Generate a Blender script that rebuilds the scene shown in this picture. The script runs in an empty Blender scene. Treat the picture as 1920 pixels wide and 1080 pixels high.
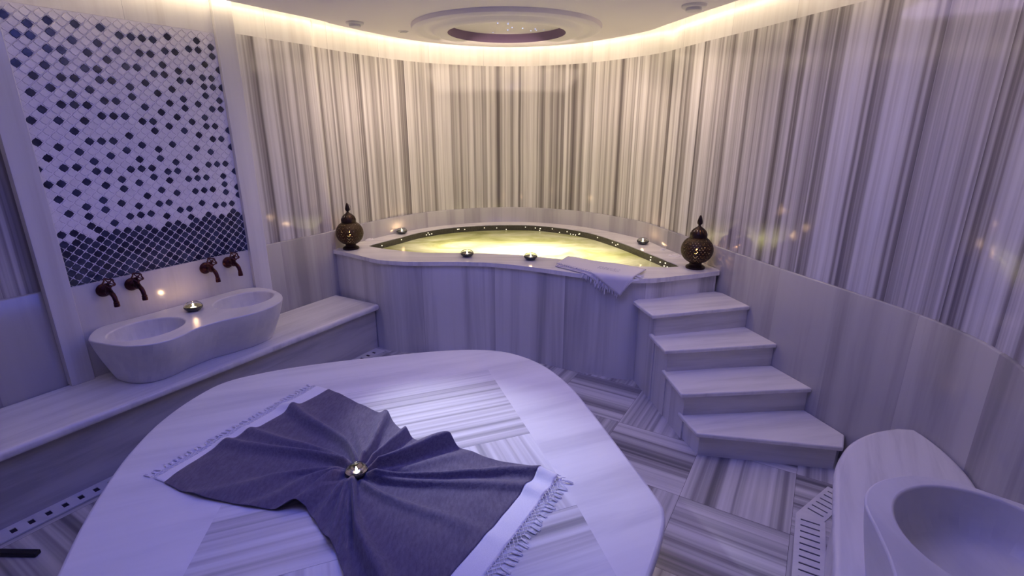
import bpy, bmesh, math, random
from mathutils import Vector, Matrix
random.seed(7)
C = bpy.context.scene.collection
scn = bpy.context.scene
PI = math.pi

# ------------------------------------------------------------------ camera
cam_d = bpy.data.cameras.new('camera'); cam = bpy.data.objects.new('camera', cam_d); C.objects.link(cam)
cam_d.sensor_width = 36; cam_d.lens = 18.0; cam_d.clip_start = .02
cam.location = (0, 0, 1.9); cam.rotation_euler = (math.radians(90 - 17.36), 0, 0)
scn.camera = cam

# ------------------------------------------------------------------ exposure and world
scn.view_settings.view_transform = 'Standard'
scn.view_settings.look = 'None'
scn.view_settings.exposure = -0.12
scn.view_settings.gamma = 1.0
scn.view_settings.use_curve_mapping = False
w = bpy.data.worlds.new('world'); scn.world = w; w.use_nodes = True
w.node_tree.nodes['Background'].inputs[0].default_value = (.0, .0, .0, 1)
w.node_tree.nodes['Background'].inputs[1].default_value = 0
try:
    scn.cycles.max_bounces = 10; scn.cycles.diffuse_bounces = 5; scn.cycles.glossy_bounces = 4
    scn.cycles.transmission_bounces = 8; scn.cycles.transparent_max_bounces = 8
    scn.cycles.sample_clamp_indirect = 6.0; scn.cycles.use_denoising = True
    scn.cycles.caustics_refractive = False; scn.cycles.caustics_reflective = False
except Exception: pass

# ------------------------------------------------------------------ platform spotlight and added fill lights
def light(name, kind, loc, energy, col, aim=None, **kw):
    d = bpy.data.lights.new(name, kind); o = bpy.data.objects.new(name, d); C.objects.link(o)
    o.location = loc; d.energy = energy; d.color = col
    for k, v in kw.items(): setattr(d, k, v)
    if aim is not None:
        o.rotation_euler = (Vector(aim) - Vector(loc)).to_track_quat('-Z', 'Y').to_euler()
    return o
BLUE = (.07, .13, 1.0)
light('blue_ambient_fill', 'AREA', (-.3, 2.0, 2.64), 24, BLUE, (-.5, 1.9, 0), shape='DISK', size=1.5)  # added blue ambient fill over the platform, no fixture behind it
light('left_violet_fill', 'AREA', (-1.7, 1.6, 2.64), 5.5, (.42, .34, 1.0), (-1.7, 1.4, 0), shape='DISK', size=1.0)  # unseen violet fill, added to lift the left wall and basin
light('right_mauve_fill', 'AREA', (.9, 2.7, 2.64), 10, (.60, .47, .95), (.8, 2.4, 0), shape='DISK', size=1.0)  # added mauve fill that brightens the treads and right wall
light('platform_spotlight', 'SPOT', (-1.9, 3.4, 2.5), 290, (.86, .88, 1.0), (-.22, 2.17, .45), spot_size=math.radians(27), spot_blend=1.0, shadow_soft_size=.04)
WARM = (1.0, .82, .56)
light('back_wall_fill', 'AREA', (-.05, 5.0, 2.5), 6, (1.0, .76, .62), (-.05, 5.9, 1.7), shape='RECTANGLE', size=1.3, size_y=.35)  # added warm fill for the back wall, no real panel hangs here
for wx, wy, ax_, ay_ in ((-.75, 4.75, -1.15, 5.5), (.75, 4.75, 1.1, 5.4), (.85, 4.2, 1.6, 4.35), (-.95, 4.35, -1.55, 4.8)):
    light('wall_fill_spot', 'SPOT', (wx, wy, 2.48), 26, (1.0, .76, .62), (ax_, ay_, 1.7), spot_size=math.radians(120), spot_blend=1.0, shadow_soft_size=.20)  # unseen spots added to spread a warm glow over the back wall

# ------------------------------------------------------------------ helpers
def finish(name, bm, mats, parent=None, smooth=True, ang=35):
    bmesh.ops.recalc_face_normals(bm, faces=bm.faces[:])
    return finish_raw(name, bm, mats, parent, smooth, ang)
def finish_raw(name, bm, mats, parent=None, smooth=True, ang=35):
    if smooth:
        for f in bm.faces: f.smooth = True
        for e in bm.edges:
            if len(e.link_faces) == 2 and e.calc_face_angle(0) > math.radians(ang): e.smooth = False
    me = bpy.data.meshes.new(name); bm.to_mesh(me); bm.free()
    for m in (mats if isinstance(mats, (list, tuple)) else [mats]): me.materials.append(m)
    o = bpy.data.objects.new(name, me); C.objects.link(o)
    if parent: o.parent = parent
    return o
def tag(o, label, cat, group=None):
    o['label'] = label; o['category'] = cat
    if group: o['group'] = group
    return o
def thing(name, label, cat, loc=(0, 0, 0), group=None, rz=0):
    o = bpy.data.objects.new(name, None); C.objects.link(o); o.location = loc; o.rotation_euler = (0, 0, rz)
    o.empty_display_size = .05
    return tag(o, label, cat, group)
def struct(o): o['kind'] = 'structure'; return o
def bevel(o, wd, seg=3, ang=40):
    m = o.modifiers.new('bevel', 'BEVEL'); m.width = wd; m.segments = seg; m.limit_method = 'ANGLE'; m.angle_limit = math.radians(ang)
    return o
def catmull(P, n=8, closed=False):
    out = []; N = len(P)
    rng = range(N) if closed else range(N - 1)
    for i in rng:
        g = lambda k: Vector(P[k % N]) if closed else Vector(P[min(max(k, 0), N - 1)])
        p0, p1, p2, p3 = g(i - 1), g(i), g(i + 1), g(i + 2)
        for j in range(n):
            t = j / n
            out.append(.5 * ((2 * p1) + (-p0 + p2) * t + (2 * p0 - 5 * p1 + 4 * p2 - p3) * t * t + (-p0 + 3 * p1 - 3 * p2 + p3) * t ** 3))
    if not closed: out.append(Vector(P[-1]))
    return out
def offset_path(P, d, closed=False):
    """shift a path to its left by d"""
    out = []; N = len(P)
    for i in range(N):
        a = P[(i - 1) % N] if closed else P[max(i - 1, 0)]
        b = P[(i + 1) % N] if closed else P[min(i + 1, N - 1)]
        t = (Vector(b[:2]) - Vector(a[:2])).normalized()
        out.append(Vector((P[i][0] - t.y * d, P[i][1] + t.x * d)))
    return out
def prism(name, poly, z0, z1, mat, parent=None, bev=0, seg=3, uvdir=None, off=(0, 0)):
    bm = bmesh.new()
    vs = [bm.verts.new((p[0], p[1], z0)) for p in poly]
    f = bm.faces.new(vs)
    r = bmesh.ops.extrude_face_region(bm, geom=[f])
    for v in r['geom']:
        if isinstance(v, bmesh.types.BMVert): v.co.z = z1
    bmesh.ops.recalc_face_normals(bm, faces=bm.faces[:])
    box_uv(bm, uvdir, off)
    o = finish(name, bm, mat, parent)
    if bev: bevel(o, bev, seg)
    return o
def box_uv(bm, uvdir=None, off=(0, 0)):
    """uv in metres: on level faces u runs along uvdir, on upright faces u runs along the face and v upward"""
    uv = bm.loops.layers.uv.verify()
    d = Vector(uvdir).normalized() if uvdir else Vector((1, 0))
    for f in bm.faces:
        n = f.normal
        for l in f.loops:
            c = l.vert.co
            if abs(n.z) > .7: l[uv].uv = (c.x * -d.y + c.y * d.x + off[0], c.x * d.x + c.y * d.y + off[1])
            else:
                t = Vector((-n.y, n.x)).normalized() if (abs(n.x) + abs(n.y)) > 1e-6 else d
                l[uv].uv = (c.x * t.x + c.y * t.y + off[0], c.z + off[1])
def tube(bm, pts, r, seg=6, cap=True, radii=None):
    pts = [Vector(p) for p in pts]; rings = []
    up = Vector((0, 0, 1))
    for i, p in enumerate(pts):
        t = (pts[min(i + 1, len(pts) - 1)] - pts[max(i - 1, 0)]).normalized()
        a = t.cross(up)
        if a.length < 1e-4: a = t.cross(Vector((1, 0, 0)))
        a.normalize(); b = t.cross(a).normalized()
        rr = radii[i] if radii else r
        rings.append([bm.verts.new(p + a * math.cos(2 * PI * k / seg) * rr + b * math.sin(2 * PI * k / seg) * rr) for k in range(seg)])
    for A, B in zip(rings, rings[1:]):
        for k in range(seg): bm.faces.new((A[k], A[(k + 1) % seg], B[(k + 1) % seg], B[k]))
    if cap:
        bm.faces.new(rings[0]); bm.faces.new(rings[-1][::-1])
def lathe(bm, prof, seg=32, M=None, skip=None, cap=True):
    M = M or Matrix.Identity(4); rings = []
    for r, z in prof:
        if r < 1e-5: rings.append([bm.verts.new(M @ Vector((0, 0, z)))])
        else: rings.append([bm.verts.new(M @ Vector((r * math.cos(2 * PI * k / seg), r * math.sin(2 * PI * k / seg), z))) for k in range(seg)])
    for j, (A, B) in enumerate(zip(rings, rings[1:])):
        for k in range(seg):
            if skip and skip(j, k): continue
            a, b = A[k % len(A)], A[(k + 1) % len(A)]; c, d = B[(k + 1) % len(B)], B[k % len(B)]
            vs = []
            for v in (a, b, c, d):
                if v not in vs: vs.append(v)
            if len(vs) > 2: bm.faces.new(vs)
    return rings
def boxm(bm, lo, hi, M=None):
    M = M or Matrix.Identity(4)
    r = bmesh.ops.create_cube(bm, size=1, matrix=M @ Matrix.Translation([(a + b) / 2 for a, b in zip(lo, hi)]) @ Matrix.Diagonal([b - a for a, b in zip(lo, hi)] + [1]))
    return r['verts']

# ------------------------------------------------------------------ materials
def mat(name):
    m = bpy.data.materials.new(name); m.use_nodes = True
    nt = m.node_tree; p = nt.nodes['Principled BSDF']; return m, nt, p
def N(nt, t, **kw):
    n = nt.nodes.new(t)
    for k, v in kw.items(): setattr(n, k, v)
    return n
def setin(n, **kw):
    for k, v in kw.items(): n.inputs[k].default_value = v
def math_(nt, op, a, b=None, c=None):
    n = N(nt, 'ShaderNodeMath', operation=op)
    for i, x in enumerate((a, b, c)):
        if x is None: continue
        if isinstance(x, (int, float)): n.inputs[i].default_value = x
        else: nt.links.new(x, n.inputs[i])
    return n.outputs[0]
def ramp(nt, fac, stops, interp='LINEAR'):
    n = N(nt, 'ShaderNodeValToRGB'); cr = n.color_ramp; cr.interpolation = interp
    while len(cr.elements) > 1: cr.elements.remove(cr.elements[-1])
    cr.elements[0].position = stops[0][0]; cr.elements[0].color = (*stops[0][1], 1)
    for s, c in stops[1:]:
        e = cr.elements.new(s); e.color = (*c, 1)
    nt.links.new(fac, n.inputs[0]); return n.outputs[0]
def noise1(nt, W, scale, detail=2, rough=.5):
    n = N(nt, 'ShaderNodeTexNoise', noise_dimensions='1D'); nt.links.new(W, n.inputs['W'])
    setin(n, Scale=scale, Detail=detail, Roughness=rough); return n.outputs[0]
def simple(name, col, rough=.5, metal=0, spec=.5, **kw):
    m, nt, p = mat(name); setin(p, **{'Base Color': (*col, 1), 'Roughness': rough, 'Metallic': metal, 'Specular IOR Level': spec})
    for k, v in kw.items(): p.inputs[k].default_value = v
    return m
def emis(name, col, s):
    m, nt, p = mat(name); setin(p, **{'Base Color': (*col, 1), 'Emission Color': (*col, 1), 'Emission Strength': s}); return m

def striped_marble(name, stops, panel=.305, coarse=7, fine=30, rough=.12, seam=.0012, wob=.004, contrast=1.0):
    m, nt, p = mat(name)
    tc = N(nt, 'ShaderNodeUVMap'); sx = N(nt, 'ShaderNodeSeparateXYZ'); nt.links.new(tc.outputs[0], sx.inputs[0])
    u, v = sx.outputs[0], sx.outputs[1]
    w1 = N(nt, 'ShaderNodeTexNoise', noise_dimensions='2D'); nt.links.new(tc.outputs[0], w1.inputs['Vector']); setin(w1, Scale=1.6, Detail=2)
    uu = math_(nt, 'ADD', u, math_(nt, 'MULTIPLY', math_(nt, 'SUBTRACT', w1.outputs[0], .5), wob * 2))
    if panel:
        idx = math_(nt, 'FLOOR', math_(nt, 'DIVIDE', u, panel))
        wn = N(nt, 'ShaderNodeTexWhiteNoise', noise_dimensions='1D'); nt.links.new(idx, wn.inputs['W'])
        W = math_(nt, 'ADD', uu, math_(nt, 'MULTIPLY', wn.outputs[0], 13.0))
    else: W = uu
    a = noise1(nt, W, coarse, 1.5, .5); b = noise1(nt, math_(nt, 'ADD', W, 31.7), fine, 2.0, .55); c = noise1(nt, math_(nt, 'ADD', W, 77.7), fine * 3.6, 1, .5)
    s = math_(nt, 'ADD', math_(nt, 'ADD', math_(nt, 'MULTIPLY', a, .44), math_(nt, 'MULTIPLY', b, .46)), math_(nt, 'MULTIPLY', c, .10))
    s = math_(nt, 'ADD', math_(nt, 'MULTIPLY', math_(nt, 'SUBTRACT', s, .5), 2.3 * contrast), .5)
    col = ramp(nt, s, stops)
    nz = N(nt, 'ShaderNodeTexNoise', noise_dimensions='2D'); mp = N(nt, 'ShaderNodeMapping'); nt.links.new(tc.outputs[0], mp.inputs[0]); mp.inputs['Scale'].default_value = (40, 1.5, 1)
    nt.links.new(mp.outputs[0], nz.inputs['Vector']); setin(nz, Scale=1.0, Detail=4)
    mx = N(nt, 'ShaderNodeMix', data_type='RGBA', blend_type='MULTIPLY'); mx.inputs[0].default_value = 1
    nt.links.new(col, mx.inputs[6]); nt.links.new(ramp(nt, nz.outputs[0], [(.3, (.86, .86, .88)), (.6, (1, 1, 1))]), mx.inputs[7])
    out = mx.outputs[2]
    if panel and seam:
        fr = math_(nt, 'FRACT', math_(nt, 'DIVIDE', u, panel)); ln = math_(nt, 'LESS_THAN', fr, seam / panel)
        m2 = N(nt, 'ShaderNodeMix', data_type='RGBA', blend_type='MIX'); nt.links.new(ln, m2.inputs[0]); nt.links.new(out, m2.inputs[6]); m2.inputs[7].default_value = (.12, .11, .12, 1); out = m2.outputs[2]
    nt.links.new(out, p.inputs['Base Color']); setin(p, Roughness=rough)
    return m
def pale_marble(name, base=(.74, .73, .75), dark=(.55, .54, .58), su=9, sv=.9, rough=.2, panel=0, amt=1.0):
    m, nt, p = mat(name)
    tc = N(nt, 'ShaderNodeUVMap'); mp = N(nt, 'ShaderNodeMapping'); nt.links.new(tc.outputs[0], mp.inputs[0]); mp.inputs['Scale'].default_value = (su, sv, 1)
    n = N(nt, 'ShaderNodeTexNoise', noise_dimensions='2D'); setin(n, Scale=1, Detail=5, Roughness=.6, Distortion=.25)
    vec = mp.outputs[0]
    if panel:
        sx = N(nt, 'ShaderNodeSeparateXYZ'); nt.links.new(tc.outputs[0], sx.inputs[0])
        idx = math_(nt, 'FLOOR', math_(nt, 'DIVIDE', sx.outputs[0], panel))
        wn = N(nt, 'ShaderNodeTexWhiteNoise', noise_dimensions='1D'); nt.links.new(idx, wn.inputs['W'])
        va = N(nt, 'ShaderNodeVectorMath', operation='MULTIPLY_ADD'); nt.links.new(wn.outputs[1], va.inputs[0]); va.inputs[1].default_value = (9, 9, 0); nt.links.new(mp.outputs[0], va.inputs[2]); vec = va.outputs[0]
    nt.links.new(vec, n.inputs['Vector'])
    col = ramp(nt, n.outputs[0], [(.30, dark), (.44, tuple(d + (b - d) * .6 for b, d in zip(base, dark))), (.55, base), (.75, tuple(min(1, b * 1.05) for b in base))])
    if panel:
        tint = ramp(nt, wn.outputs[0], [(0, (.86, .86, .88)), (1, (1.0, 1.0, 1.0))])
        mm = N(nt, 'ShaderNodeMix', data_type='RGBA', blend_type='MULTIPLY'); mm.inputs[0].default_value = 1; nt.links.new(col, mm.inputs[6]); nt.links.new(tint, mm.inputs[7]); col = mm.outputs[2]
        fr = math_(nt, 'FRACT', math_(nt, 'DIVIDE', sx.outputs[0], panel)); ln = math_(nt, 'LESS_THAN', fr, .0018 / panel)
        m2 = N(nt, 'ShaderNodeMix', data_type='RGBA'); nt.links.new(ln, m2.inputs[0]); nt.links.new(col, m2.inputs[6]); m2.inputs[7].default_value = (.30, .29, .32, 1); col = m2.outputs[2]
    nt.links.new(col, p.inputs['Base Color']); setin(p, Roughness=rough)
    return m
WSTOPS = [(.08, (.13, .115, .12)), (.27, (.24, .22, .22)), (.42, (.38, .36, .355)), (.54, (.52, .50, .495)), (.70, (.64, .625, .62)), (.92, (.72, .71, .71))]
M_wall = striped_marble('wall_striped_marble', WSTOPS, panel=.305, coarse=5.5, fine=19, rough=.10, contrast=1.0)
M_floor = striped_marble('floor_striped_marble', [(.12, (.17, .165, .18)), (.30, (.29, .28, .30)), (.45, (.43, .42, .44)), (.58, (.56, .55, .57)), (.85, (.66, .65, .67))], panel=0, coarse=4.5, fine=15, rough=.22, contrast=1.1)
M_inlay = striped_marble('inlay_striped_marble', [(.10, (.22, .22, .24)), (.28, (.40, .40, .42)), (.42, (.62, .61, .63)), (.6, (.76, .76, .78)), (.9, (.82, .81, .82))], panel=0, coarse=5, fine=15, rough=.25, wob=.002)
M_wains = pale_marble('wainscot_marble', (.44, .43, .44), (.28, .27, .29), su=3.5, sv=.2, rough=.18, panel=.46)
M_band = pale_marble('cornice_marble', (.76, .75, .73), (.66, .64, .62), su=9, sv=.3, rough=.2, panel=.61)
M_plain = pale_marble('plain_marble', (.62, .61, .61), (.52, .51, .52), su=5, sv=.4, rough=.15)
M_pool = pale_marble('pool_panel_marble', (.74, .73, .75), (.42, .41, .45), su=4.5, sv=.2, rough=.22, panel=.62)
M_slab = pale_marble('slab_marble', (.76, .75, .76), (.62, .61, .63), su=10, sv=.8, rough=.18)
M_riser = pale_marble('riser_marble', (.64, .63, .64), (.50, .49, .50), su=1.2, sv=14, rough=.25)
M_plat = pale_marble('platform_marble', (.78, .77, .79), (.64, .63, .67), su=6, sv=.6, rough=.3)
M_basin = pale_marble('basin_marble', (.72, .71, .71), (.63, .62, .64), su=1.5, sv=6, rough=.3)
M_plaster = simple('ceiling_plaster', (.90, .86, .88), .75)
M_bronze = simple('dark_bronze', (.055, .016, .022), .38, .8)
M_brass = simple('aged_brass', (.035, .022, .012), .5, .6)
M_brassd = simple('blackened_brass', (.035, .022, .02), .45, .8)
M_wax = simple('candle_wax', (.9, .85, .7), .5, **{'Subsurface Weight': .3})
M_flame = emis('candle_flame', (1.0, .42, .10), 22)
M_flamew = emis('tealight_flame', (1.0, .84, .64), 45)
M_black = simple('black_metal', (.008, .008, .01), .35)
M_slot = simple('dark_slot', (.03, .028, .035), .9)
M_plastic = simple('white_plastic', (.75, .74, .74), .4)
M_grate = pale_marble('grate_marble', (.70, .69, .70), (.6, .59, .61), rough=.3)
M_dot = emis('pool_bright_dot', (1.0, .93, .7), 1.3)  # square dots with a weak emission of their own
M_star = emis('ceiling_star', (.38, .50, 1.0), 1.6)
M_led = emis('cove_led', WARM, 17)

# ------------------------------------------------------------------ wall frame
U = Vector((.509, .861)).normalized(); NN = Vector((U.y, -U.x)); O = Vector((-1.66, 4.50))
def SN(s, n): return O + U * s + NN * n
WN = -.015
K = 1.015
left_pts = [SN(s, WN) for s in (-4.6, -4.0, -3.0, -2.0, -1.0, -.4, 0.05)]
back_pts = [Vector(p) * K for p in [(-1.59, 4.60), (-1.369, 5.021), (-1.11, 5.40), (-.773, 5.704), (-.247, 5.93), (.246, 5.915), (.80, 5.62), (1.264, 5.021), (1.40, 4.60)]]
right_pts = [Vector(p) * K for p in [(1.506, 4.20), (1.619, 3.826), (1.76, 3.26), (1.872, 2.878), (1.965, 2.569), (2.017, 2.336), (2.035, 2.09), (2.0, 1.881), (1.93, 1.70), (1.86, 1.45), (1.80, 1.1), (1.78, .5), (1.78, -.4), (1.78, -1.25)]]
full = catmull(left_pts + back_pts + right_pts, 6)
nl = (len(left_pts) - 1) * 6; nb = nl + (len(back_pts)) * 6
def seg_wall(name, path, u0, bands, thick=.1):
    """solid wall along a path; bands = [(z0,z1,mat index)]"""
    bm = bmesh.new(); uv = bm.loops.layers.uv.verify()
    back = offset_path(path, thick)
    us = [u0]
    for a, b in zip(path, path[1:]): us.append(us[-1] + (b - a).length)
    def quad(a, b, c, d, uvs, mi):
        f = bm.faces.new([bm.verts.new(x) for x in (a, b, c, d)]); f.material_index = mi
        for l, q in zip(f.loops, uvs): l[uv].uv = q
    for i in range(len(path) - 1):
        p, q = path[i], path[i + 1]; P, Q = back[i], back[i + 1]
        for z0, z1, mi in bands:
            quad((p.x, p.y, z0), (p.x, p.y, z1), (q.x, q.y, z1), (q.x, q.y, z0), [(us[i], z0), (us[i], z1), (us[i + 1], z1), (us[i + 1], z0)], mi)
        Z0, Z1 = bands[0][0], bands[-1][1]
        quad((Q.x, Q.y, Z0), (Q.x, Q.y, Z1), (P.x, P.y, Z1), (P.x, P.y, Z0), [(us[i + 1], Z0), (us[i + 1], Z1), (us[i], Z1), (us[i], Z0)], 0)
        quad((p.x, p.y, Z1), (P.x, P.y, Z1), (Q.x, Q.y, Z1), (q.x, q.y, Z1), [(0, 0)] * 4, 0)
        quad((p.x, p.y, Z0), (q.x, q.y, Z0), (Q.x, Q.y, Z0), (P.x, P.y, Z0), [(0, 0)] * 4, 0)
    for i in (0, -1):
        p, P = path[i], back[i]
        quad((p.x, p.y, Z0), (P.x, P.y, Z0), (P.x, P.y, Z1), (p.x, p.y, Z1), [(0, 0)] * 4, 0)
    bmesh.ops.remove_doubles(bm, verts=bm.verts[:], dist=1e-5)
    return finish_raw(name, bm, [M_wall, M_band], smooth=True, ang=30), us[-1]
ZW, ZS, ZT = 1.01, 2.54, 3.0
BANDS = [(0, ZS, 0), (ZS, ZT, 1)]
wl, u1 = seg_wall('wall_left', full[:nl + 1], 0, BANDS); struct(wl)
wb, u2 = seg_wall('wall_back', full[nl:nb + 1], u1, BANDS); struct(wb)
wr, u3 = seg_wall('wall_right', full[nb:], u2, BANDS); struct(wr)
rear = [full[-1], Vector((.6, -1.30)), Vector((-1.0, -1.30)), Vector((-2.4, -1.0)), Vector((-3.5, -.2)), full[0]]
wq, _ = seg_wall('wall_rear', catmull(rear, 5), u3, BANDS); struct(wq)

# wainscot: slabs 18 mm proud of the wall, with a small rounded top edge
def skirt(name, path, z0, z1, th, mt, u0=0, parent=None):
    bm = bmesh.new(); uv = bm.loops.layers.uv.verify()
    outer = [(0, z0), (th, z0), (th, z1 - .006), (th - .006, z1), (0, z1)]
    inn = {t: offset_path(path, -t) for t, _ in outer}
    us = [u0]
    for a, b in zip(path, path[1:]): us.append(us[-1] + (b - a).length)
    cols = []
    for i in range(len(path)):
        cols.append([bm.verts.new((inn[t][i].x, inn[t][i].y, z)) for t, z in outer])
    for i in range(len(path) - 1):
        for k in range(len(outer) - 1):
            f = bm.faces.new((cols[i][k], cols[i][k + 1], cols[i + 1][k + 1], cols[i + 1][k]))
            for l, q in zip(f.loops, ((i, k), (i, k + 1), (i + 1, k + 1), (i + 1, k))): l[uv].uv = (us[q[0]], outer[q[1]][1] + outer[q[1]][0])
    bm.faces.new(cols[0]); bm.faces.new(cols[-1][::-1])
    return finish(name, bm, mt, parent, ang=50)
def sub(i0, i1): return full[i0:i1 + 1]
struct(skirt('trim_1', full[:nl + 1], 0, ZW, .018, M_wains))
struct(skirt('trim_2', full[nl:nb + 1], 0, ZW, .018, M_wains, u1))
struct(skirt('trim_3', full[nb:], 0, ZW, .018, M_wains, u2))

# ------------------------------------------------------------------ floor: squares of striped marble laid in basket weave
a31 = math.radians(31); FU = Vector((math.sin(a31), math.cos(a31))); FN = Vector((FU.y, -FU.x))
bm = bmesh.new(); uv = bm.loops.layers.uv.verify(); T = .532; g = .0008
for i in range(-8, 9):
    for j in range(-9, 9):
        s0, n0 = 2.445 + i * T, -.412 + j * T
        quad = [(s0 + g, n0 + g), (s0 + T - g, n0 + g), (s0 + T - g, n0 + T - g), (s0 + g, n0 + T - g)]
        cx = FU * (s0 + T / 2) + FN * (n0 + T / 2)
        if not (-4.6 < cx.x < 2.5 and -1.8 < cx.y < 6.4): continue
        f = bm.faces.new([bm.verts.new((*(FU * a + FN * b), 0)) for a, b in quad])
        off = random.random() * 90; flip = (i + j) % 2
        for l, (a, b) in zip(f.loops, quad): l[uv].uv = ((a if flip else b) + off, (b if flip else a))
bmesh.ops.recalc_face_normals(bm, faces=bm.faces[:])
for f in bm.faces:
    if f.normal.z < 0: f.normal_flip()
fl = struct(finish_raw('floor', bm, M_floor, smooth=False))
struct(prism('trim_4', [(-4.9, -2), (2.7, -2), (2.7, 6.6), (-4.9, 6.6)], -.10, -.004, M_slot))

# ------------------------------------------------------------------ ceiling slab with the dome opening, cove and LED
ZC = 2.71
loop = catmull(left_pts + back_pts + right_pts, 6)
rr_ = catmull(rear, 5)
room = loop + rr_[1:-1]
edge = offset_path(room, -.15, closed=True)
DC = Vector((-.045, 4.80)); DR = .50
bm = bmesh.new()
for z in (ZC, ZC + .05):
    ov = [bm.verts.new((p.x, p.y, z)) for p in edge]; iv = [bm.verts.new((DC.x + DR * math.cos(2 * PI * k / 64), DC.y + DR * math.sin(2 * PI * k / 64), z)) for k in range(64)]
    es = [bm.edges.new((a, b)) for a, b in zip(ov, ov[1:] + ov[:1])] + [bm.edges.new((a, b)) for a, b in zip(iv, iv[1:] + iv[:1])]
    bmesh.ops.triangle_fill(bm, edges=es, use_beauty=True)
    if z == ZC: O0, I0 = ov, iv
for A, B in ((O0, ov), (I0, iv)):
    for k in range(len(A)): bm.faces.new((A[k], A[(k + 1) % len(A)], B[(k + 1) % len(A)], B[k]))
struct(finish('ceiling', bm, M_plaster))
bm = bmesh.new(); bm.faces.new([bm.verts.new((p.x, p.y, ZT)) for p in offset_path(room, .1, closed=True)])
r = bmesh.ops.extrude_face_region(bm, geom=bm.faces[:]); bmesh.ops.translate(bm, verts=[v for v in r['geom'] if isinstance(v, bmesh.types.BMVert)], vec=(0, 0, .06))
struct(finish('trim_5', bm, M_plaster))
# cove LED strip along the slab edge
led = offset_path(room, -.128, closed=True)
led = [p for p in led[2:len(loop) - 2] if p.y > 1.75]
bm = bmesh.new(); tube(bm, [(p.x, p.y, ZC + .028) for p in led], .010, 6)
tag(finish('cove_light_strip', bm, M_led), 'warm glowing light strip hidden along the curved ceiling edge', 'light')

# dome molding
t = thing('ceiling_dome', 'round stepped plaster dome with blue star lights in the ceiling over the pool', 'ceiling dome', (DC.x, DC.y, ZC))
bm = bmesh.new()
prof = [(.80, 0), (.80, -.012), (.795, -.03), (.775, -.042), (.745, -.045), (.72, -.040), (.705, -.030), (.69, -.026), (.66, -.026), (.64, -.03), (.625, -.045), (.60, -.056), (.575, -.058), (.545, -.055), (.51, -.05), (.50, -.045)]
lathe(bm, prof, 96); finish('ring_molding', bm, M_plaster, t, ang=40)
M_rec = simple('dark_violet_recess', (.20, .13, .24), .6)  # darker and more violet than the plaster around it
bm = bmesh.new(); lathe(bm, [(.4995, -.045), (.4995, .032), (.4975, .032), (.4975, -.044)], 96)
finish('recess_wall', bm, M_rec, t, ang=40)
bm = bmesh.new(); lathe(bm, [(0, .042), (.30, .039), (.4975, .030), (.4975, .045), (0, .05)], 96)
finish('recess_top', bm, M_plaster, t, ang=40)
bm = bmesh.new(); rnd = random.Random(5)
for k in range(22):
    rr, th = .46 * math.sqrt(rnd.random()), rnd.random() * 2 * PI
    zz = .041 - .006 * (rr / .44)
    bmesh.ops.create_icosphere(bm, subdivisions=1, radius=.005, matrix=Matrix.Translation((rr * math.cos(th), rr * math.sin(th), zz - .002)))
o = finish('star_light', bm, M_star, t); o['kind'] = 'stuff'

def detector(x, y, r, h, label, grp):
    t = thing('ceiling_speaker' if r > .05 else 'smoke_detector', label, 'ceiling fixture', (x, y, ZC), grp)
    bm = bmesh.new(); lathe(bm, [(0, 0), (r, 0), (r, -h * .3), (r * .93, -h * .45), (r * .72, -h * .5), (0, -h * .5)], 32); finish('flange', bm, M_plastic, t)
    bm = bmesh.new(); lathe(bm, [(0, -h * .5), (r * .66, -h * .5), (r * .66, -h * .9), (r * .6, -h), (0, -h)], 32); finish('cap', bm, M_plastic, t)
detector(-1.263, 4.56, .07, .035, 'white round ceiling fixture left of the dome near the cove', 'round ceiling fixtures')
detector(1.257, 3.95, .085, .04, 'white round ceiling fixture right of the dome near the cove', 'round ceiling fixtures')
detector(-.953, 4.96, .045, .014, 'small flat white ceiling disc just left of the dome ring', None)

# ------------------------------------------------------------------ left wall: bench, pilasters, mosaic
b = thing('marble_bench', 'long pale marble bench running along the left mosaic wall', 'bench', (*SN(-1.5, .3), 0))
def rel(o, par):
    o.parent = par; o.matrix_parent_inverse = Matrix.Translation(-Vector(par.location)); return o
M_bside = pale_marble('bench_front_shaded_marble', (.50, .49, .51), (.36, .35, .37), su=1.0, sv=9, rough=.3)  # shade on the bench front put into a darker marble colour
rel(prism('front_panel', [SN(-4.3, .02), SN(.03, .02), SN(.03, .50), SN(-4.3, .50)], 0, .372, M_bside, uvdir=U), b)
q = rel(prism('seat_slab', [SN(-4.3, .006), SN(.035, .006), SN(.035, .560), SN(-4.3, .560)], .372, .425, M_slab, uvdir=U), b); bevel(q, .022, 5)

def pil(s0, s1, label):
    bm = bmesh.new()
    poly = [SN(s0, .004), SN(s1, .004), SN(s1, .062), SN(s0, .062)]
    o = prism('marble_pilaster', poly, .425, ZT - .02, M_band, bev=.004, uvdir=U)
    return tag(o, label, 'pilaster')
pil(-2.005, -1.885, 'flat pale marble pilaster on the left side of the tile mosaic')
pil(-.765, -.625, 'flat pale marble pilaster on the right side of the tile mosaic')
# lower plain panel under the mosaic and plain panel above it
tag(prism('splashback_panel', [SN(-1.884, .0036), SN(-.766, .0036), SN(-.766, .036), SN(-1.884, .036)], .4255, 1.008, M_plain, uvdir=U, off=(.3, 0)), 'smooth pale marble panel behind the taps under the tile mosaic', 'wall panel')
tag(prism('header_panel', [SN(-1.884, .004), SN(-.766, .004), SN(-.766, .036), SN(-1.884, .036)], 2.512, ZT - .02, M_band, uvdir=U, off=(.1, 0)), 'smooth pale marble panel above the tile mosaic under the cove', 'wall panel')

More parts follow.
